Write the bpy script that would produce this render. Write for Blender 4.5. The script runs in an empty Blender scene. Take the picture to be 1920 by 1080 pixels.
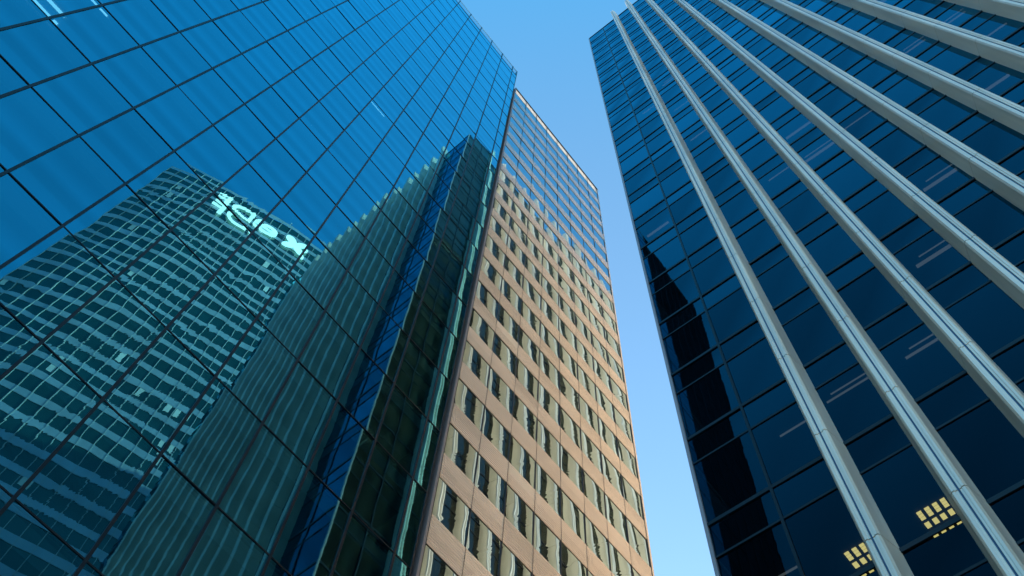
import bpy, math, random
from mathutils import Vector, Matrix

# ------------------------------------------------------------------ camera, sky, sun, exposure
S = 14.0                      # metres from the camera to the blue facade
EYE = 1.6
scene = bpy.context.scene
YAW, PITCH, ROLL, FPX = math.radians(-44.93), math.radians(67.795), math.radians(6.231), 1810.97
cy, sy, cp, sp = math.cos(YAW), math.sin(YAW), math.cos(PITCH), math.sin(PITCH)
FWD = Vector((sy * cp, cy * cp, sp))
R0 = Vector((cy, -sy, 0)); U0 = R0.cross(FWD)
cr, sr = math.cos(ROLL), math.sin(ROLL)
RIGHT = cr * R0 + sr * U0; UP = -sr * R0 + cr * U0
cam_data = bpy.data.cameras.new('camera')
cam_data.sensor_width = 36.0
cam_data.lens = FPX / 1920.0 * 36.0
cam_data.clip_start = 0.1; cam_data.clip_end = 20000
cam = bpy.data.objects.new('camera', cam_data)
scene.collection.objects.link(cam)
M = Matrix((RIGHT, UP, -FWD)).transposed().to_4x4(); M.translation = Vector((0, 0, EYE))
cam.matrix_world = M
scene.camera = cam

SUN_EL, SUN_AZ = math.radians(20.0), math.radians(-33.0)    # azimuth from +Y, clockwise towards +X
sun_dir = Vector((math.sin(SUN_AZ) * math.cos(SUN_EL), math.cos(SUN_AZ) * math.cos(SUN_EL), math.sin(SUN_EL)))
world = bpy.data.worlds.new('World'); scene.world = world
world.use_nodes = True
wn = world.node_tree.nodes; wl = world.node_tree.links
bg = wn['Background']
sky = wn.new('ShaderNodeTexSky'); sky.sky_type = 'NISHITA'; sky.sun_disc = False
sky.sun_elevation = SUN_EL; sky.sun_rotation = SUN_AZ
sky.air_density = 1.0; sky.dust_density = 0.3; sky.ozone_density = 2.0
hsv = wn.new('ShaderNodeHueSaturation'); hsv.inputs['Saturation'].default_value = 1.15
hsv.inputs['Hue'].default_value = 0.485
wl.new(sky.outputs[0], hsv.inputs['Color']); gm = wn.new('ShaderNodeGamma'); gm.inputs['Gamma'].default_value = 0.85
wl.new(hsv.outputs[0], gm.inputs['Color']); # the clear sky deepens in colour away from the sun
dirn = wn.new('ShaderNodeTexCoord'); dt = wn.new('ShaderNodeVectorMath'); dt.operation = 'DOT_PRODUCT'
dt.inputs[1].default_value = sun_dir; wl.new(dirn.outputs['Generated'], dt.inputs[0])
mr = wn.new('ShaderNodeMapRange'); mr.interpolation_type = 'SMOOTHSTEP'; wl.new(dt.outputs['Value'], mr.inputs[0])
mr.inputs[1].default_value = 0.10; mr.inputs[2].default_value = 0.68
deep = wn.new('ShaderNodeMix'); deep.data_type = 'RGBA'; deep.inputs['A'].default_value = (0.22, 1.26, 1.58, 1); deep.inputs['B'].default_value = (0.96, 0.97, 1.03, 1)
wl.new(mr.outputs[0], deep.inputs['Factor'])
# and pales into haze towards the horizon
sxyz = wn.new('ShaderNodeSeparateXYZ'); wl.new(dirn.outputs['Generated'], sxyz.inputs[0])
hz = wn.new('ShaderNodeMapRange'); hz.interpolation_type = 'SMOOTHSTEP'; wl.new(sxyz.outputs[2], hz.inputs[0])
hz.inputs[1].default_value = 0.22; hz.inputs[2].default_value = 0.66; hz.inputs[3].default_value = 1.0; hz.inputs[4].default_value = 0.0
low = wn.new('ShaderNodeMix'); low.data_type = 'RGBA'; low.inputs['B'].default_value = (1.35, 1.12, 0.98, 1)
wl.new(hz.outputs[0], low.inputs['Factor']); wl.new(deep.outputs['Result'], low.inputs['A'])
mul = wn.new('ShaderNodeVectorMath'); mul.operation = 'MULTIPLY'
wl.new(gm.outputs[0], mul.inputs[0]); wl.new(low.outputs['Result'], mul.inputs[1]); wl.new(mul.outputs[0], bg.inputs['Color'])
bg.inputs['Strength'].default_value = 0.15
sl = bpy.data.lights.new('sun', 'SUN'); sl.energy = 5.0; sl.angle = math.radians(0.5); sl.color = (1.0, 0.9, 0.76)
sun = bpy.data.objects.new('sun', sl); scene.collection.objects.link(sun)
sun.rotation_euler = sun_dir.to_track_quat('Z', 'Y').to_euler(); sun.location = (0, 0, 300)
scene.view_settings.view_transform = 'Standard'; scene.view_settings.look = 'None'
scene.view_settings.exposure = 1.55; scene.view_settings.gamma = 1.0
scene.cycles.max_bounces = 10; scene.cycles.glossy_bounces = 6; scene.cycles.diffuse_bounces = 4
scene.cycles.transparent_max_bounces = 12
scene.cycles.sample_clamp_indirect = 4.0

rng = random.Random(7)

# ------------------------------------------------------------------ helpers
class MB:
    """collects boxes and quads; build() links them as ONE mesh object"""
    def __init__(self): self.v = []; self.f = []; self.uv = []; self.col = []
    def face(self, pts, uv=None, col=None):
        b = len(self.v); self.v += [tuple(p) for p in pts]; self.f.append(tuple(range(b, b + len(pts))))
        self.uv.append(uv or [(0.5, 0.5)] * len(pts)); self.col.append(col or (0.5, 0.5, 0.5, 1))
    def box(self, x0, x1, y0, y1, z0, z1):
        p = [(x0,y0,z0),(x1,y0,z0),(x1,y1,z0),(x0,y1,z0),(x0,y0,z1),(x1,y0,z1),(x1,y1,z1),(x0,y1,z1)]
        for q in ((0,3,2,1),(4,5,6,7),(0,1,5,4),(1,2,6,5),(2,3,7,6),(3,0,4,7)): self.face([p[i] for i in q])
    def prism(self, poly, z0, z1):
        """poly counter-clockwise seen from above"""
        n = len(poly)
        self.face([(x, y, z1) for x, y in poly]); self.face([(x, y, z0) for x, y in reversed(poly)])
        for i in range(n):
            a, c = poly[i], poly[(i + 1) % n]
            self.face([(a[0], a[1], z0), (c[0], c[1], z0), (c[0], c[1], z1), (a[0], a[1], z1)])
    def build(self, name, mat, parent=None, kind=None, label=None, weld=False):
        me = bpy.data.meshes.new(name); me.from_pydata(self.v, [], self.f)
        ul = me.uv_layers.new(name='UVMap'); i = 0
        ca = me.color_attributes.new('variation', 'FLOAT_COLOR', 'CORNER')
        for fi, f in enumerate(self.f):
            for k in range(len(f)):
                ul.data[i].uv = self.uv[fi][k]; ca.data[i].color = self.col[fi]; i += 1
        me.materials.append(mat)
        o = bpy.data.objects.new(name, me); scene.collection.objects.link(o)
        if parent: o.parent = parent
        if kind: o['kind'] = kind
        if label: o['label'] = label
        return o

def thing(name, label, cat, loc=(0, 0, 0), rz=0.0):
    o = bpy.data.objects.new(name, None); scene.collection.objects.link(o)
    o.location = loc; o.rotation_euler = (0, 0, rz); o['label'] = label; o['category'] = cat
    return o

def area_in_view(pts, mat):
    """projected size in the picture of a quad given in the thing's own space"""
    q = []
    for p in pts:
        w = mat @ Vector(p) - Vector((0, 0, EYE)); d = w.dot(FWD)
        if d <= 0.1: return 0.0
        q.append((min(max(960 + FPX * w.dot(RIGHT) / d, 0), 1920), min(max(540 - FPX * w.dot(UP) / d, 0), 1080)))
    a = 0
    for i in range(len(q)):
        x0, y0 = q[i]; x1, y1 = q[(i + 1) % len(q)]; a += x0 * y1 - x1 * y0
    return abs(a) / 2

# ------------------------------------------------------------------ materials
def new_mat(name):
    m = bpy.data.materials.new(name); m.use_nodes = True
    nt = m.node_tree; nt.nodes.clear()
    return m, nt.nodes, nt.links

def out(N, L, sock):
    o = N.new('ShaderNodeOutputMaterial'); L.new(sock, o.inputs['Surface'])

def vmath(N, L, op, a, b=None, scale=None):
    n = N.new('ShaderNodeVectorMath'); n.operation = op
    for i, s in enumerate((a, b)):
        if s is None: continue
        if isinstance(s, (tuple, list)): n.inputs[i].default_value = s
        else: L.new(s, n.inputs[i])
    if scale is not None:
        if isinstance(scale, (int, float)): n.inputs['Scale'].default_value = scale
        else: L.new(scale, n.inputs['Scale'])
    return n.outputs['Value'] if op == 'DOT_PRODUCT' else n.outputs['Vector']

def smath(N, L, op, a, b=None, clamp=False):
    n = N.new('ShaderNodeMath'); n.operation = op; n.use_clamp = clamp
    for i, s in enumerate((a, b)):
        if s is None: continue
        if isinstance(s, (int, float)): n.inputs[i].default_value = s
        else: L.new(s, n.inputs[i])
    return n.outputs[0]

def glass(name, tint, base, f0, fres, trans=0.0, through=(0.3, 0.6, 0.7), pillow=0.003, wave=0.002, wscale=0.6, wstretch=(1, 1, 1), rough=0.0, ior=1.5, bands=False, shade=0.04):
    """coated glazing: mirror layer over a dark or see-through body, each pane slightly bowed and wavy"""
    m, N, L = new_mat(name)
    geo = N.new('ShaderNodeNewGeometry'); tan = N.new('ShaderNodeTangent'); tan.direction_type = 'UV_MAP'
    uv = N.new('ShaderNodeUVMap'); sep = N.new('ShaderNodeSeparateXYZ'); L.new(uv.outputs[0], sep.inputs[0])
    att = N.new('ShaderNodeAttribute'); att.attribute_name = 'variation'
    sc = N.new('ShaderNodeSeparateColor'); L.new(att.outputs['Color'], sc.inputs[0])
    nrm = geo.outputs['Normal']; T = tan.outputs[0]
    B = vmath(N, L, 'CROSS_PRODUCT', nrm, T)
    def cub(s):
        a = smath(N, L, 'SUBTRACT', smath(N, L, 'MULTIPLY', s, 2.0), 1.0)
        return smath(N, L, 'MULTIPLY', smath(N, L, 'MULTIPLY', a, smath(N, L, 'ABSOLUTE', smath(N, L, 'MULTIPLY', a, a))), sc.outputs[0])
    du = smath(N, L, 'MULTIPLY', cub(sep.outputs[0]), 2 * pillow)
    dv = smath(N, L, 'MULTIPLY', cub(sep.outputs[1]), 2 * pillow)
    tc = N.new('ShaderNodeTexCoord')
    off = vmath(N, L, 'SCALE', (37.0, 11.0, 53.0), scale=sc.outputs[1])
    pos = vmath(N, L, 'ADD', vmath(N, L, 'MULTIPLY', tc.outputs['Object'], wstretch), off)
    nz = N.new('ShaderNodeTexNoise'); nz.inputs['Scale'].default_value = wscale; nz.inputs['Detail'].default_value = 1.0
    L.new(pos, nz.inputs['Vector'])
    w = vmath(N, L, 'SCALE', vmath(N, L, 'SUBTRACT', nz.outputs['Color'], (0.5, 0.5, 0.5)),
              scale=smath(N, L, 'MULTIPLY', sc.outputs[2], 4 * wave))
    n2 = vmath(N, L, 'ADD', vmath(N, L, 'ADD', nrm, vmath(N, L, 'SCALE', T, scale=du)),
               vmath(N, L, 'ADD', vmath(N, L, 'SCALE', B, scale=dv), w))
    n2 = vmath(N, L, 'NORMALIZE', n2)
    gl = N.new('ShaderNodeBsdfGlossy'); gl.inputs['Color'].default_value = (*tint, 1); gl.inputs['Roughness'].default_value = rough
    L.new(n2, gl.inputs['Normal'])
    if bands:      # soft lighter and darker bands up every pane, in the mirror tint
        rp = N.new('ShaderNodeValToRGB'); e = rp.color_ramp.elements
        e[0].position = 0.0; e[0].color = (1, 1, 1, 1); e[1].position = 1.0; e[1].color = (0.93, 0.93, 0.93, 1)
        for ps, v_ in ((0.16, 0.98), (0.20, 0.86), (0.30, 0.84), (0.42, 1.0), (0.62, 0.86)):
            q = e.new(ps); q.color = (v_, v_, v_, 1)
        L.new(sep.outputs[1], rp.inputs[0])
        L.new(vmath(N, L, 'MULTIPLY', rp.outputs[0], tuple(tint)), gl.inputs['Color'])
    df = N.new('ShaderNodeBsdfDiffuse'); df.inputs['Color'].default_value = (*base, 1)
    inner = df.outputs[0]
    if trans > 0:
        tr = N.new('ShaderNodeBsdfTransparent'); tr.inputs['Color'].default_value = (*through, 1)
        mx = N.new('ShaderNodeMixShader'); mx.inputs[0].default_value = trans
        L.new(inner, mx.inputs[1]); L.new(tr.outputs[0], mx.inputs[2]); inner = mx.outputs[0]
    fr = N.new('ShaderNodeFresnel'); fr.inputs['IOR'].default_value = ior; L.new(n2, fr.inputs['Normal'])
    fac = smath(N, L, 'ADD', smath(N, L, 'MULTIPLY', fr.outputs[0], fres), f0, clamp=True)
    fac = smath(N, L, 'MULTIPLY', fac, smath(N, L, 'ADD', smath(N, L, 'MULTIPLY', sc.outputs[1], 2 * shade), 1.0 - shade))
    mx = N.new('ShaderNodeMixShader'); L.new(fac, mx.inputs[0]); L.new(inner, mx.inputs[1]); L.new(gl.outputs[0], mx.inputs[2])
    out(N, L, mx.outputs[0])
    return m

def solid(name, col, rough=0.5, metal=0.0, vary=0.12, nscale=0.6, streak=(1, 1, 0.15), spec=0.5, bump=0.0, detail=6, per_object=0.0):
    """paint, metal or stone with soft weathering streaks"""
    m, N, L = new_mat(name)
    p = N.new('ShaderNodeBsdfPrincipled')
    p.inputs['Roughness'].default_value = rough; p.inputs['Metallic'].default_value = metal
    p.inputs['Specular IOR Level'].default_value = spec
    tc = N.new('ShaderNodeTexCoord')
    nz = N.new('ShaderNodeTexNoise'); nz.inputs['Scale'].default_value = nscale; nz.inputs['Detail'].default_value = detail
    L.new(vmath(N, L, 'MULTIPLY', tc.outputs['Object'], streak), nz.inputs['Vector'])
    mp = N.new('ShaderNodeMapRange'); L.new(nz.outputs[0], mp.inputs[0])
    mp.inputs[1].default_value = 0.3; mp.inputs[2].default_value = 0.7
    mp.inputs[3].default_value = 1 - vary; mp.inputs[4].default_value = 1 + vary
    tone = mp.outputs[0]
    if per_object:      # panels from different batches differ slightly
        at = N.new('ShaderNodeAttribute'); at.attribute_name = 'variation'; s2 = N.new('ShaderNodeSeparateColor'); L.new(at.outputs['Color'], s2.inputs[0])
        tone = smath(N, L, 'MULTIPLY', tone, smath(N, L, 'ADD', smath(N, L, 'MULTIPLY', s2.outputs[1], 2 * per_object), 1 - per_object))
    c = vmath(N, L, 'SCALE', tuple(col), scale=tone); L.new(c, p.inputs['Base Color'])
    r = N.new('ShaderNodeMapRange'); L.new(nz.outputs[0], r.inputs[0]); r.inputs[1].default_value = 0.3; r.inputs[2].default_value = 0.7
    r.inputs[3].default_value = rough * 0.85; r.inputs[4].default_value = min(1, rough * 1.15); L.new(r.outputs[0], p.inputs['Roughness'])
    if bump:
        bn = N.new('ShaderNodeBump'); bn.inputs['Strength'].default_value = bump; L.new(nz.outputs[0], bn.inputs['Height']); L.new(bn.outputs[0], p.inputs['Normal'])
    out(N, L, p.outputs[0])
    return m

def lamp(name, col, strength):
    m, N, L = new_mat(name)
    e = N.new('ShaderNodeEmission'); e.inputs[0].default_value = (*col, 1); e.inputs[1].default_value = strength
    out(N, L, e.outputs[0]); return m

def backlit(name, col):
    m, N, L = new_mat(name)
    d = N.new('ShaderNodeBsdfDiffuse'); d.inputs[0].default_value = (*col, 1)
    t = N.new('ShaderNodeBsdfTranslucent'); t.inputs[0].default_value = (*col, 1)
    a = N.new('ShaderNodeMixShader'); a.inputs[0].default_value = 0.6
    L.new(d.outputs[0], a.inputs[1]); L.new(t.outputs[0], a.inputs[2]); out(N, L, a.outputs[0]); return m

G = {}
G['blue'] = glass('blue_coated_glass', (0.20, 0.76, 0.93), (0.001, 0.006, 0.012), 0.22, 1.65, bands=True, trans=0.5, through=(0.25, 0.7, 0.85), pillow=0.0034, wave=0.0015, wscale=0.9)
G['blue_clear'] = glass('blue_clear_glass', (0.24, 0.60, 0.70), (0.1, 0.2, 0.25), 0.08, 0.4, trans=0.97, through=(0.80, 0.95, 1.0), pillow=0.001, wave=0.0006)
G['navy'] = glass('navy_glass', (0.12, 0.50, 0.66), (0.001, 0.002, 0.004), -0.080, 1.68, trans=0.55, through=(0.10, 0.18, 0.22), pillow=0.0024, wave=0.0018, wscale=0.5, ior=1.55, shade=0.26)
G['tanwin'] = glass('bronze_window_glass', (0.58, 0.80, 0.87), (0.01, 0.012, 0.012), 0.50, 0.6, pillow=0.003, wave=0.0042, wscale=0.9, wstretch=(1, 1, 0.55))
G['olive'] = glass('olive_glass', (0.74, 0.78, 0.64), (0.016, 0.014, 0.009), 0.03, 0.8, rough=0.05, trans=0.4, through=(0.25, 0.35, 0.3), pillow=0.0012, wave=0.0010, wscale=0.5)
G['teal'] = glass('teal_glass', (0.45, 0.75, 0.62), (0.01, 0.055, 0.055), 0.12, 0.9, pillow=0.002, wave=0.001)
G['black'] = solid('black_frame', (0.006, 0.008, 0.012), 0.45, 0.0, 0.2, spec=0.25)
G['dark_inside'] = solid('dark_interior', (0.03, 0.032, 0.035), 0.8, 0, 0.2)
G['ceiling'] = solid('ceiling_board', (0.30, 0.30, 0.29), 0.8, 0, 0.1)
G['fin'] = solid('pale_metal_cladding', (0.74, 0.64, 0.52), 0.38, 0.30, 0.20, 1.6, (1, 1, 0.10))
G['groove'] = solid('blue_groove_lining', (0.03, 0.07, 0.16), 0.4, 0.0, 0.1)
G['bronze'] = solid('bronze_ribbed_cladding', (0.88, 0.775, 0.685), 0.19, 0.68, 0.06, 0.25, (1, 1, 1), detail=1.5, per_object=0.13)
G['mauve'] = solid('mauve_grey_trim', (0.32, 0.27, 0.27), 0.4, 0.4, 0.1)
G['bronze_dark'] = solid('dark_bronze_frame', (0.03, 0.022, 0.018), 0.4, 0.3, 0.15)
G['parapet_white'] = backlit('milky_parapet_glass', (0.68, 0.68, 0.68))
G['white_metal'] = solid('white_mullion_paint', (0.50, 0.53, 0.52), 0.4, 0.0, 0.06)
G['steel_band'] = solid('blue_grey_steel_band', (0.46, 0.56, 0.60), 0.35, 0.3, 0.10)
G['blind'] = solid('white_blind', (0.78, 0.8, 0.76), 0.8, 0, 0.05)
G['sign'] = lamp('white_sign_face', (1.0, 0.90, 0.80), 1.6)
G['concrete'] = solid('grey_concrete', (0.28, 0.27, 0.26), 0.8, 0, 0.15, bump=0.1)
G['edge_glow'] = lamp('ceiling_edge_glow', (1.0, 0.70, 0.60), 0.27)  # glow put into ceiling edges and blinds, which are no lamps
G['light_blue'] = lamp('ceiling_light_seen_through_glass', (0.7, 0.95, 1.0), 0.9)
G['light_warm'] = lamp('warm_louvre_light', (1.0, 0.50, 0.14), 3.4)

# ------------------------------------------------------------------ ground
m, N, L = new_mat('granite_paving')
p = N.new('ShaderNodeBsdfPrincipled'); tc = N.new('ShaderNodeTexCoord')
br = N.new('ShaderNodeTexBrick'); br.inputs['Scale'].default_value = 1.0
br.inputs['Color1'].default_value = (0.23, 0.22, 0.21, 1); br.inputs['Color2'].default_value = (0.27, 0.26, 0.25, 1)
br.inputs['Mortar'].default_value = (0.12, 0.12, 0.12, 1); br.inputs['Mortar Size'].default_value = 0.01
L.new(tc.outputs['Object'], br.inputs['Vector']); L.new(br.outputs[0], p.inputs['Base Color']); p.inputs['Roughness'].default_value = 0.75
out(N, L, p.outputs[0])
g = MB(); g.face([(-3000, -3000, 0), (3000, -3000, 0), (3000, 3000, 0), (-3000, 3000, 0)])
g.build('ground', m, kind='structure')

def pane_col(amp=1.0): return (0.5 * amp * rng.uniform(0.5, 1.5), rng.random(), amp * rng.uniform(0.25, 0.8), 1)

def split_build(items, name, mat, parent, mw, cap=100):
    """items: (area points, function adding to an MB) -> the largest in view as parts, the rest as one part"""
    order = sorted(items, key=lambda it: -area_in_view(it[0], mw))
    for it in order[:cap]:
        b = MB(); it[1](b); b.build(name, it[2] if len(it) > 2 else mat, parent)
    if len(order) > cap:
        mats = {}
        b = MB()
        for it in order[cap:]: it[1](b)
        b.build(name, mat, parent, kind='stuff')

# ------------------------------------------------------------------ blue glass tower on the left
XF = -S
tower = thing('glass_tower', 'tall blue mirror glass tower with black grid lines reflecting other towers', 'office tower', (XF, 0, 0))
I = Matrix.Translation((XF, 0, 0))
Y0, WY = -0.6242 * S, 0.1252 * S
ZH = lambda j: (1.0398 + 0.2683 * j) * S + EYE
TOP = 7.5185 * S + EYE
ybounds = [Y0 + WY * i for i in range(-6, 12)] + [0.803 * S]
zbounds = [0.0] + [ZH(j) for j in range(-3, 24)] + [TOP - 2.5, TOP]
DEPTH = 28.0
items = []
for i in range(len(ybounds) - 1):
    for j in range(len(zbounds) - 1):
        y0, y1, z0, z1 = ybounds[i], ybounds[i + 1], zbounds[j], zbounds[j + 1]
        a, b_ = rng.gauss(0, 0.0026), rng.gauss(0, 0.004)
        top_row = j == len(zbounds) - 2
        if top_row or i < 6: continue
        def quad(b, y0=y0, y1=y1, z0=z0, z1=z1, a=a, b_=b_, c=pane_col()):
            b.face([(-a - b_, y0, z0), (a - b_, y1, z0), (a + b_, y1, z1), (-a + b_, y0, z1)], [(0, 0), (1, 0), (1, 1), (0, 1)], c)
        items.append(([(0, y0, z0), (0, y1, z0), (0, y1, z1), (0, y0, z1)], quad))
split_build(items, 'glass_pane', G['blue'], tower, I)
for i in range(6):                         # unseen louvred bays, made up to darken the reflection in the finned tower
    b = MB(); y0, y1 = ybounds[i], ybounds[i + 1]; b.box(-0.10, -0.04, y0, y1, 0, TOP - 0.1)
    z = 0.4
    while z < TOP - 0.5: b.box(-0.04, 0.004, y0 + 0.05, y1 - 0.05, z, z + 0.06); z += 0.45
    b.build('added_dark_bay', G['black'], tower)
for i in range(6, len(ybounds) - 1):       # see-through glass parapet above the roof slab
    b = MB(); y0, y1 = ybounds[i], ybounds[i + 1]; z0, z1 = zbounds[-2], TOP
    b.face([(0, y0, z0), (0, y1, z0), (0, y1, z1), (0, y0, z1)], [(0, 0), (1, 0), (1, 1), (0, 1)], pane_col())
    b.build('parapet_glass', G['blue_clear'], tower)
for i, y in enumerate(ybounds[:-1]):
    b = MB(); b.box(-0.12, 0.026, y - 0.038, y + 0.038, 0, TOP + 0.1); b.build('mullion', G['black'], tower)
b = MB(); b.box(-0.25, 0.02, ybounds[-1] - 0.03, ybounds[-1] + 0.03, 0, TOP + 0.1); b.build('corner_post', G['black'], tower)
b = MB(); b.box(-0.60, -0.25, ybounds[-1] - 0.03, 0.8165 * S, 0, TOP - 4); b.build('shadow_gap', G['black'], tower)
for j, z in enumerate(zbounds[1:-1]):
    b = MB(); b.box(-0.10, 0.020, ybounds[0], ybounds[-1] - 0.034, z - 0.021, z + 0.021); b.build('transom', G['black'], tower)
b = MB(); b.box(-0.06, 0.006, ybounds[0], ybounds[-1] - 0.034, TOP - 0.03, TOP + 0.03); b.build('parapet_rail', G['steel_band'], tower)
for j, z in enumerate(zbounds[1:-2]):
    b = MB(); b.box(-9.0, -0.13, ybounds[0] + 0.3, ybounds[-1] - 0.3, z - 0.75, z - 0.12); b.build('floor_slab', G['ceiling'], tower)
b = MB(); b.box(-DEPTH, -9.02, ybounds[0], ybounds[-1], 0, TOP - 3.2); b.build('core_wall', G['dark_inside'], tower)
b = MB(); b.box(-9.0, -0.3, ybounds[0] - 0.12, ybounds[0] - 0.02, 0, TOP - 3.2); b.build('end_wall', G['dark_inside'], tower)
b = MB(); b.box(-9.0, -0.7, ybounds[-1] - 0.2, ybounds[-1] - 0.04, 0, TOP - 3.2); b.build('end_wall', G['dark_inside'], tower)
# lit ceiling fittings faintly visible behind the glass: round and long
def disc(b, x, y, z, rx, ry, n=18):
    p_ = [(x + rx * math.cos(2 * math.pi * k / n), y + ry * math.sin(2 * math.pi * k / n)) for k in range(n)]
    b.prism(p_, z - 0.05, z - 0.005)
for (i, j, kind) in ((8, 12, 'd'), (6, 7, 'l'), (6, 6, 'l2'), (10, 10, 'l'), (9, 10, 'd'), (5, 9, 'd'), (11, 14, 'l'), (12, 17, 'd'), (8, 16, 'l'),
                     (13, 14, 'd'), (7, 12, 'l2'), (14, 18, 'l'), (10, 14, 'd'), (6, 10, 'd'), (12, 12, 'l2')):
    y = ybounds[i] + rng.uniform(0.4, 1.3); z = zbounds[j + 3] - 0.75; b = MB()
    if kind == 'd': disc(b, -1.9 - rng.random(), y, z, 0.3, 0.3)
    elif kind == 'l': b.box(-1.5, -1.3, y - 0.6, y + 0.6, z - 0.05, z - 0.005)
    else:
        b.box(-1.5, -1.3, y - 0.6, y + 0.6, z - 0.05, z - 0.005); b.box(-1.0, -0.9, y - 0.5, y + 0.6, z - 0.05, z - 0.005)
    b.build('ceiling_light_or_glow', G['light_blue'], tower)

# ------------------------------------------------------------------ bronze tower beyond it
btower = thing('bronze_tower', 'brown ribbed metal office tower with bands of mirror windows beside the blue glass tower', 'office tower', (XF, 0, 0))
BY0, BW, BN = 0.82733 * S, 0.117905 * S, 8
BZ = lambda k: (2.0486 + 0.25398 * k) * S + EYE        # top of each ribbed band
BH = 0.10331 * S
BTOP = BZ(19) + 0.42
wins, pans = [], []
for i in range(BN):
    y0, y1 = BY0 + BW * i, BY0 + BW * (i + 1)
    for k in range(-8, 20):
        zt = BZ(k); zb = zt - BH
        e = 0.018
        if k < 19:                                   # window above this band
            w0, w1 = zt, BZ(k + 1) - BH
            wins.append((y0, y1, w0, w1))
        def panel(b, y0=y0 + e, y1=y1 - e, zb=zb, zt=zt, col=(0.5, rng.random(), 0.5, 1)):
            n = 10; pitch = (zt - zb - 0.06) / n; prof = [(0.0, zb)]
            prof.append((0.012, zb + 0.005)); prof.append((0.012, zb + 0.03))
            for r in range(n):
                z = zb + 0.03 + pitch * r
                prof += [(-0.030, z + pitch * 0.05), (-0.030, z + pitch * 0.30), (0.012, z + pitch * 0.38), (0.012, z + pitch * 0.98)]
            prof += [(0.012, zt - 0.005), (0.0, zt), (-0.08, zt)]
            prof = [(-0.08, zb)] + prof
            for (xa, za), (xb, zb2) in zip(prof[:-1], prof[1:]):
                b.face([(xa, y0, za), (xa, y1, za), (xb, y1, zb2), (xb, y0, zb2)], None, col)
            for yy, fl in ((y0, 0), (y1, 1)):
                b.face([(-0.08, yy, zb), (0.0, yy, zb), (0.0, yy, zt), (-0.08, yy, zt)][::(1 if fl else -1)])
        if k == 19:
            b = MB(); b.box(-0.05, 0.0, y0 + e, y1 - e, zb + 0.02, zt); b.build('parapet_panel', G['parapet_white'], btower)
        else:
            pans.append(([(0, y0, zb), (0, y1, zb), (0, y1, zt), (0, y0, zt)], panel))
IB = Matrix.Translation((XF, 0, 0))
split_build(pans, 'spandrel_panel', G['bronze'], btower, IB)
wins.sort(key=lambda w: -area_in_view([(0, w[0], w[2]), (0, w[1], w[2]), (0, w[1], w[3]), (0, w[0], w[3])], IB))
def add_frame(b, w):
    y0, y1, z0, z1 = w; t = 0.02
    y0 += 0.015; y1 -= 0.015; z0 += 0.004; z1 -= 0.004
    b.box(-0.10, -0.010, y0, y0 + t, z0, z1); b.box(-0.10, -0.010, y1 - t, y1, z0, z1)
    b.box(-0.10, -0.010, y0 + t, y1 - t, z0, z0 + t); b.box(-0.10, -0.010, y0 + t, y1 - t, z1 - t, z1)
def add_win(b, w):
    y0, y1, z0, z1 = w; t = 0.022
    a, c = rng.gauss(0, 0.004), rng.gauss(0, 0.003); X = -0.022
    amp = 1.0 if rng.random() > 0.10 else 2.4
    b.face([(X - a - c, y0 + t, z0 + .03), (X + a - c, y1 - t, z0 + .03), (X + a + c, y1 - t, z1 - .03), (X - a + c, y0 + t, z1 - .03)],
           [(0, 0), (1, 0), (1, 1), (0, 1)], pane_col(amp))
for w in wins[:100]:
    b = MB(); add_frame(b, w); wf = b.build('window', G['bronze_dark'], btower)
    b = MB(); add_win(b, w); b.build('glass_pane', G['tanwin'], wf)
b = MB(); [add_frame(b, w) for w in wins[100:]]; b.build('window', G['bronze_dark'], btower, kind='stuff')
b = MB(); [add_win(b, w) for w in wins[100:]]; b.build('glass_pane', G['tanwin'], btower, kind='stuff')
for i in range(BN + 1):
    y = BY0 + BW * i
    b = MB(); b.box(-0.12, 0.014, y - 0.014, y + 0.014, 0, BTOP); b.build('mullion', G['bronze_dark'], btower)
b = MB(); b.box(-0.2, 0.03, 0.8185 * S, BY0 - 0.03, 0, BTOP); b.build('edge_strip', G['mauve'], btower)
b = MB(); b.box(-0.3, 0.03, BY0 + BW * BN + 0.03, BY0 + BW * BN + 0.17, 0, BTOP); b.build('corner_trim', G['bronze'], btower)
b = MB(); b.box(-0.4, 0.05, 0.8185 * S, BY0 + BW * BN + 0.2, BTOP, BTOP + 0.10); b.build('coping', G['bronze_dark'], btower)
b = MB(); b.box(-24, -0.13, 0.8185 * S + 0.01, BY0 + BW * BN + 0.02, 0, BZ(18)); b.build('wall', G['concrete'], btower)

# ------------------------------------------------------------------ dark blue finned tower on the right
DR = 0.95 * S
AZ = math.radians(90.87276)
ftower = thing('finned_tower', 'dark navy glass tower with pale vertical fins and warm lights in lower windows', 'office tower',
               (math.cos(AZ) * DR, math.sin(AZ) * DR, 0), AZ - math.pi / 2)
FM = Matrix.Translation((math.cos(AZ) * DR, math.sin(AZ) * DR, 0)) @ Matrix.Rotation(AZ - math.pi / 2, 4, 'Z')
XL = -0.4202 * DR; PITCHF = 0.1365 * DR
CORN = 0.2602 * DR; JO = 0.1341 * DR
NF, NS = 12, 20
fx = [XL + CORN + PITCHF * i for i in range(NF)]; XR = fx[-1] + CORN
fy = [CORN + PITCHF * i for i in range(NS)]; YB = fy[-1] + CORN
FZ = lambda k: (4.955266 - 0.291667 * k) * DR + EYE     # thick line (window sill above each band)
BAND = 0.092 * DR
FTOP = 7.836 * DR + EYE
xb = [XL, XL + JO] + fx + [XR - JO, XR]
yb = [0, JO] + fy + [YB - JO, YB]
zlev = []                                                # (z0, z1, is_band) from top to bottom
zlev.append((FZ(-9), FTOP, True))
for k in range(-9, 17):
    zlev.append((FZ(k) - BAND, FZ(k), True)); zlev.append((FZ(k + 1), FZ(k) - BAND, False))
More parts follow.
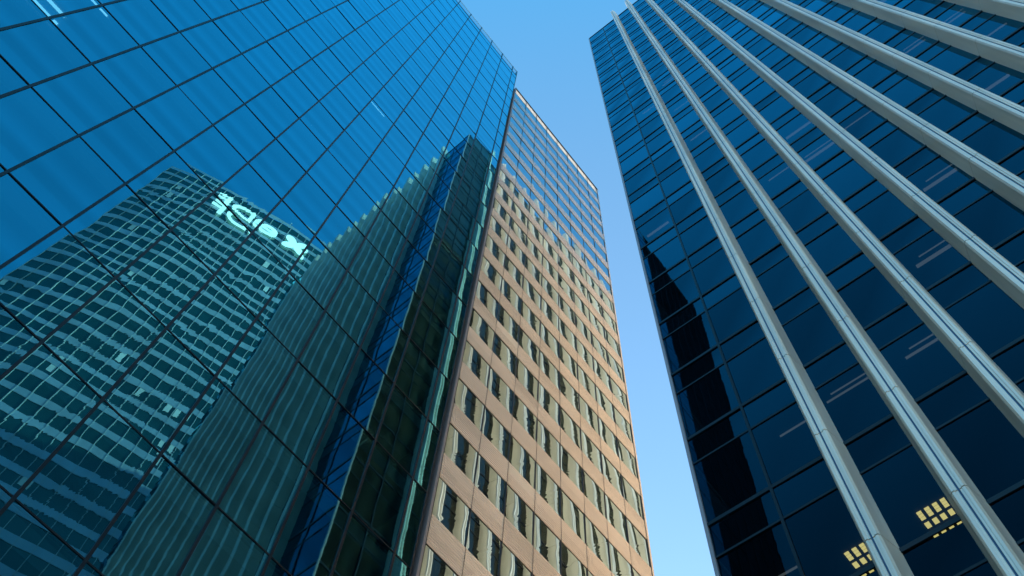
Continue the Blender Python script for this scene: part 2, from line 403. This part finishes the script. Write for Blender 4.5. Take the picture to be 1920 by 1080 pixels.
zlev.append((0, FZ(17), True))
vis, ban = {'front': [], 'side': []}, {'front': [], 'side': []}
for face in ('front', 'side'):
    bs = xb if face == 'front' else yb
    for i in range(len(bs) - 1):
        for (z0, z1, band) in zlev:
            u0, u1 = bs[i], bs[i + 1]
            a, c = rng.gauss(0, 0.0035), rng.gauss(0, 0.0035)
            if face == 'front': P = lambda u, z, o: (u, o, z)
            else: P = lambda u, z, o: (XL + o, u, z)
            q = [P(u0, z0, 0), P(u1, z0, 0), P(u1, z1, 0), P(u0, z1, 0)]
            offs = (-a - c, a - c, a + c, -a + c)
            pts = [P(u0, z0, offs[0]), P(u1, z0, offs[1]), P(u1, z1, offs[2]), P(u0, z1, offs[3])]
            uv = [(0, 0), (1, 0), (1, 1), (0, 1)]
            if face == 'side': pts = pts[::-1]; uv = uv[::-1]
            def add(b, pts=pts, uv=uv, c=pane_col()): b.face(pts, uv, c)
            q2 = q if face == 'front' else [(1e6, 0, 0)] * 4
            (ban if band else vis)[face].append((q2, add))
split_build(vis['front'], 'glass_pane', G['navy'], ftower, FM)
split_build(ban['front'], 'spandrel_pane', G['navy'], ftower, FM)
split_build(vis['side'], 'glass_pane', G['olive'], ftower, FM, cap=0)
split_build(ban['side'], 'spandrel_pane', G['olive'], ftower, FM, cap=0)
for k in range(-9, 18):
    b = MB(); zt = FZ(k)
    b.box(XL - 0.035, XR, -0.035, 0.0, zt - 0.062, zt + 0.062); b.box(XL - 0.035, XL, 0.0, YB, zt - 0.062, zt + 0.062)
    b.build('sill_transom', G['black'], ftower)
    if k < 17:
        b = MB(); zt = FZ(k) - BAND
        b.box(XL - 0.025, XR, -0.025, 0.0, zt - 0.035, zt + 0.035); b.box(XL - 0.025, XL, 0.0, YB, zt - 0.035, zt + 0.035)
        b.build('head_transom', G['black'], ftower)
for (u, f) in ((XL + JO, 'f'), (XR - JO, 'f'), (JO, 's'), (YB - JO, 's')):
    b = MB()
    if f == 'f': b.box(u - 0.035, u + 0.035, -0.045, 0.01, 0, FTOP)
    else: b.box(XL - 0.045, XL + 0.01, u - 0.035, u + 0.035, 0, FTOP)
    b.build('mullion', G['black'], ftower)
b = MB(); b.box(XL - 0.06, XL + 0.03, -0.06, 0.03, 0, FTOP + 0.05); b.build('corner_trim', G['mauve'], ftower)
b = MB(); b.box(XL - 0.05, XR + 0.05, -0.05, 0.25, FTOP + 0.001, FTOP + 0.1); b.box(XL - 0.05, XL + 0.25, 0.25, YB, FTOP + 0.001, FTOP + 0.1); b.build('coping', G['black'], ftower)
# fins: tapered section with a groove down the nose, a fine joint at every storey
HB, HN, DF = 0.0215 * DR, 0.0118 * DR, 0.046 * DR
FINTOP = 7.985 * DR + EYE
sec = [(-HB, 0.004), (-HN - 0.015, -DF + 0.05), (-HN + 0.03, -DF), (-0.075, -DF), (-0.07, -DF + 0.02), (-0.022, -DF + 0.02), (-0.018, -DF + 0.07),
       (0.018, -DF + 0.07), (0.022, -DF + 0.02), (0.07, -DF + 0.02), (0.075, -DF), (HN - 0.03, -DF), (HN + 0.015, -DF + 0.05), (HB, 0.004)]
def make_fin():
    b = MB()
    rings = [(0.0, 1.0)]
    for k in range(17, -11, -1):
        z = FZ(k)
        if z < 0.5: continue
        rings += [(z - 0.018, 1.0), (z - 0.010, 0.94), (z + 0.010, 0.94), (z + 0.018, 1.0)]
    rings = [r for r in rings if r[0] < FINTOP - 0.3] + [(FINTOP, 1.0)]
    for (za, sa), (zb_, sb) in zip(rings[:-1], rings[1:]):
        for i in range(len(sec) - 1):
            p0, p1 = sec[i], sec[i + 1]
            b.face([(p0[0] * sa, p0[1] * sa, za), (p1[0] * sa, p1[1] * sa, za), (p1[0] * sb, p1[1] * sb, zb_), (p0[0] * sb, p0[1] * sb, zb_)])
        p0, p1 = sec[-1], sec[0]
        b.face([(p0[0] * sa, p0[1], za), (p1[0] * sa, p1[1], za), (p1[0] * sb, p1[1], zb_), (p0[0] * sb, p0[1], zb_)])
    b.face([(x, y, FINTOP) for x, y in sec])
    o = b.build('fin', G['fin'], ftower)
    return o
fin0 = make_fin(); fin0.location = (fx[0], 0, 0)
gr = MB(); gr.box(-0.017, 0.017, -DF + 0.045, -DF + 0.069, 0, FINTOP - 0.01)
gr0 = gr.build('groove', G['groove'], fin0)
def put_fin(loc, rz):
    o = fin0.copy(); scene.collection.objects.link(o); o.parent = ftower; o.location = loc; o.rotation_euler = (0, 0, rz)
    c = gr0.copy(); scene.collection.objects.link(c); c.parent = o
for x in fx[1:]: put_fin((x, 0, 0), 0)
for y in fy: put_fin((XL, y, 0), -math.pi / 2)
# storeys inside
for k in range(-9, 18):
    z1 = FZ(k) - 0.07; z0 = FZ(k) - BAND + 0.06
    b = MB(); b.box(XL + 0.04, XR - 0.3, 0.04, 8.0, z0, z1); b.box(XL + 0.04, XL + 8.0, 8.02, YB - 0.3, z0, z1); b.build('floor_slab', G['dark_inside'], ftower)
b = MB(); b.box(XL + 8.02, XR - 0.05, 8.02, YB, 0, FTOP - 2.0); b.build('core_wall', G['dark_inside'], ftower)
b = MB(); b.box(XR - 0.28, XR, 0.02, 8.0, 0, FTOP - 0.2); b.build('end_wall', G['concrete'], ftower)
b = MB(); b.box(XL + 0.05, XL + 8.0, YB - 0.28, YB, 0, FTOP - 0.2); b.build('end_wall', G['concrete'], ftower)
n_l = 0
for k in range(0, 16):  # pale ceiling edges and blinds behind the glass, drawn as faintly glowing strips
    z = FZ(k) - BAND + 0.055
    for i in range(10):
        if n_l > 97 or rng.random() > (0.12 if k < 4 else 0.34): continue
        u0, u1 = xb[i] + 0.15, xb[i + 1] - 0.1; L_ = u1 - u0
        a0 = u0 + L_ * rng.uniform(0.0, 0.35); y = rng.uniform(0.3, 0.75) * 2.6 / ((FZ(k) - EYE) / DR); wd = rng.choice((0.03, 0.05, 0.09))
        b = MB(); u1 -= 0.3 if i < 2 else 0.0; b.box(a0, u1, y, y + wd, z - 0.05, z)
        if rng.random() < 0.5: b.box(a0 + 0.2, u1, y * 0.72, y * 0.72 + 0.03, z - 0.03, z)
        b.build('ceiling_light_or_glow', G['edge_glow'], ftower); n_l += 1
def louvre(u0, k):
    zc = FZ(k) - BAND + 0.05; b = MB()
    for c in range(4):
        x = u0 + 0.19 * c
        b.box(x, x + 0.11, 1.62, 1.68, zc - 0.03, zc); b.box(x, x + 0.11, 1.71, 1.77, zc - 0.03, zc); b.box(x, x + 0.11, 1.80, 1.86, zc - 0.03, zc)
        b.box(x, x + 0.11, 1.97, 2.12, zc - 0.03, zc); b.box(x, x + 0.11, 2.25, 2.42, zc - 0.03, zc)
    b.build('louvre_light', G['light_warm'], ftower, label='grid of warm yellow ceiling lights')
louvre(-0.092 * DR * 1.14, 12)
louvre(-0.092 * DR * 1.14 - PITCHF, 12)

# ------------------------------------------------------------------ curved tower behind the camera, seen mirrored in the blue facade
A_ = Vector((3.6758, -0.6136)) * S; B_ = Vector((3.0221, 1.4160)) * S
ctower = thing('curved_tower', 'curved teal glass tower with white sign letters mirrored in the blue facade', 'office tower', (A_.x, A_.y, 0))
tdir = (B_ - A_).normalized(); ndir = Vector((-tdir.y, tdir.x))
if ndir.dot(-A_) < 0: ndir = -ndir
def plan(s):      # s in units of S along the facade; returns offset from A_
    o = -0.16 * max(0.0, 1 - s / 0.9) ** 2
    v = tdir * s * S + ndir * o * S
    return Vector((v.x, v.y))
DS = 0.13; NB = 21; FH = 0.2700 * S; CTOP = 11.93 * S + EYE; NFL = 42
sp_ = [DS * i - 0.02 for i in range(NB + 1)]
pp = [plan(s) for s in sp_]
nn = []
for i in range(NB + 1):
    d = (pp[min(i + 1, NB)] - pp[max(i - 1, 0)]).normalized(); n_ = Vector((-d.y, d.x))
    nn.append(n_ if n_.dot(ndir) > 0 else -n_)
def ext(i, o): return (pp[i].x + nn[i].x * o, pp[i].y + nn[i].y * o)
items, blinds = [], []
SPH = 0.34 * FH
for fl in range(NFL):
    zt = CTOP - 1.2 - FH * fl; zb = zt - FH + SPH
    b = MB()
    for i in range(NB):
        (x0, y0), (x1, y1) = ext(i, 0), ext(i + 1, 0)
        def pane(b, x0=x0, y0=y0, x1=x1, y1=y1, zb=zb, zt=zt, c=pane_col()):
            b.face([(x1, y1, zb), (x0, y0, zb), (x0, y0, zt), (x1, y1, zt)], [(0, 0), (1, 0), (1, 1), (0, 1)], c)
        items.append(([(x1, y1, zb), (x0, y0, zb), (x0, y0, zt), (x1, y1, zt)], pane))
        if rng.random() < 0.055: blinds.append((i, zb, zt))
    for i in range(NB):      # spandrel ring, proud of the glass
        (x0, y0), (x1, y1) = ext(i, 0.06), ext(i + 1, 0.06); (a0, c0), (a1, c1) = ext(i, -0.02), ext(i + 1, -0.02)
        z0, z1 = zb - SPH, zb
        b.face([(x1, y1, z0), (x0, y0, z0), (x0, y0, z1), (x1, y1, z1)])
        b.face([(x1, y1, z1), (x0, y0, z1), (a0, c0, z1), (a1, c1, z1)]); b.face([(a1, c1, z0), (a0, c0, z0), (x0, y0, z0), (x1, y1, z0)])
    b.build('spandrel_band', G['steel_band'], ctower)
CM = Matrix.Translation((A_.x, A_.y, 0))
items.sort(key=lambda it: -it[0][0][2])          # the top storeys are the ones the mirror shows
for it in items[:100]:
    b = MB(); it[1](b); b.build('glass_pane', G['teal'], ctower)
b = MB(); [it[1](b) for it in items[100:]]; b.build('glass_pane', G['teal'], ctower, kind='stuff')
for (i, zb, zt) in blinds[:70]:
    b = MB(); (x0, y0), (x1, y1) = ext(i, 0.03), ext(i + 1, 0.03); f_ = rng.uniform(0.3, 0.6)
    g0 = rng.uniform(0, 0.5); X = lambda t: (x0 + (x1 - x0) * t, y0 + (y1 - y0) * t)
    (xa, ya), (xc, yc) = X(g0), X(g0 + 0.4); zz = zt - (zt - zb) * (f_ + .3)
    b.face([(xc, yc, zz), (xa, ya, zz), (xa, ya, zt), (xc, yc, zt)]); b.build('window_blind', G['blind'], ctower)
for i in range(NB + 1):
    b = MB(); v = pp[i]; n_ = nn[i]; t_ = Vector((-n_.y, n_.x)) * 0.045
    c0 = v - n_ * 0.02; c1 = v + n_ * 0.10
    poly = [(c0.x - t_.x, c0.y - t_.y), (c0.x + t_.x, c0.y + t_.y), (c1.x + t_.x, c1.y + t_.y), (c1.x - t_.x, c1.y - t_.y)]
    b.prism(poly, 0, CTOP - 0.1); b.build('mullion', G['white_metal'], ctower)
b = MB()
for i in range(NB):
    (x0, y0), (x1, y1) = ext(i, 0.1), ext(i + 1, 0.1); (a0, c0), (a1, c1) = ext(i, -0.3), ext(i + 1, -0.3)
    b.face([(x1, y1, CTOP - 1.2), (x0, y0, CTOP - 1.2), (x0, y0, CTOP), (x1, y1, CTOP)])
    b.face([(x1, y1, CTOP), (x0, y0, CTOP), (a0, c0, CTOP), (a1, c1, CTOP)])
b.build('parapet', G['steel_band'], ctower)
b = MB(); poly = [ext(i, -0.25) for i in range(NB + 1)]
back = [(-ndir.x * 26 + p_[0], -ndir.y * 26 + p_[1]) for p_ in (poly[-1], poly[0])]
poly = poly + back
ar = sum(poly[i][0] * poly[(i + 1) % len(poly)][1] - poly[(i + 1) % len(poly)][0] * poly[i][1] for i in range(len(poly)))
b.prism(poly if ar > 0 else poly[::-1], 0, CTOP - 0.6); b.build('wall', G['dark_inside'], ctower)
for s, h in ((0.35, 3.0), (1.62, 5.0), (1.75, 2.5), (1.9, 3.5)):
    v = plan(s) - ndir * 1.5; b = MB(); b.box(v.x - 0.08, v.x + 0.08, v.y - 0.08, v.y + 0.08, CTOP - 0.6, CTOP + h)
    b.box(v.x - 0.5, v.x + 0.5, v.y - 0.05, v.y + 0.05, CTOP + h * 0.7, CTOP + h * 0.7 + 0.1); b.build('roof_mast', G['white_metal'], ctower)
# sign: flower emblem, then e D F (read from the street; the mirror turns it round)
sign = bpy.data.objects.new('sign', bpy.data.meshes.new('sign')); scene.collection.objects.link(sign); sign.parent = ctower
def on_facade(s, z, u, v, o):     # u runs to a street reader's right (towards smaller s)
    p_ = plan(s) + ndir * (0.35 + o) - tdir * u
    return (p_.x, p_.y, z + v)
def letter(ch, s_c, z, height, name):
    cu = bpy.data.curves.new('glyph', 'FONT'); cu.body = ch; cu.size = 1.0; cu.extrude = 0.05; cu.align_x = 'CENTER'; cu.offset = 0.004
    ob = bpy.data.objects.new('glyph', cu); me = bpy.data.meshes.new_from_object(ob)
    vs = [v.co.copy() for v in me.vertices]; x0 = min(v.x for v in vs); x1 = max(v.x for v in vs); h = max(v.y for v in vs) - min(v.y for v in vs); yb_ = min(v.y for v in vs)
    k = height / h
    for v in me.vertices: v.co = on_facade(s_c, z, (v.co.x - (x0 + x1) / 2) * k * 0.86, (v.co.y - yb_) * k, v.co.z * 3)
    me.materials.append(G['sign']); o = bpy.data.objects.new(name, me); scene.collection.objects.link(o); o.parent = sign
    bpy.data.objects.remove(ob)
ZS = 11.20 * S + EYE
letter('F', 0.82, ZS, 5.6, 'letter'); letter('D', 1.12, ZS, 5.6, 'letter'); letter('e', 1.45, ZS, 4.9, 'letter')
for ang in (45, 135, 225, 315, 0):
    b = MB(); a = math.radians(ang); cx, cz = 1.6 * math.cos(a), 1.6 * math.sin(a) + 2.9
    if ang == 0: cx, cz = 3.2, 3.4
    ring = []
    for k in range(20):
        t_ = 2 * math.pi * k / 20; e1, e2 = 1.5 * math.cos(t_), 0.74 * math.sin(t_)
        ring.append((cx + e1 * math.cos(a) - e2 * math.sin(a), cz + e1 * math.sin(a) + e2 * math.cos(a)))
    fr_ = [on_facade(1.85, ZS, u, v, 0.15) for u, v in ring]; bk = [on_facade(1.85, ZS, u, v, -0.15) for u, v in ring]
    if ang == 0: continue
    b.face(fr_); b.face(bk[::-1])
    for k in range(20): b.face([fr_[k], bk[k], bk[(k + 1) % 20], fr_[(k + 1) % 20]])
    b.build('emblem_petal', G['sign'], sign)
b = MB()
for z in (0.5, 4.6):
    q = [on_facade(0.7, ZS, 0, z, -0.28), on_facade(2.05, ZS, 0, z, -0.28), on_facade(2.05, ZS, 0, z + 0.15, -0.28), on_facade(0.7, ZS, 0, z + 0.15, -0.28)]
    b.face(q)
me = bpy.data.meshes.new('sign'); me.from_pydata(b.v, [], b.f); me.materials.append(G['white_metal']); sign.data = me
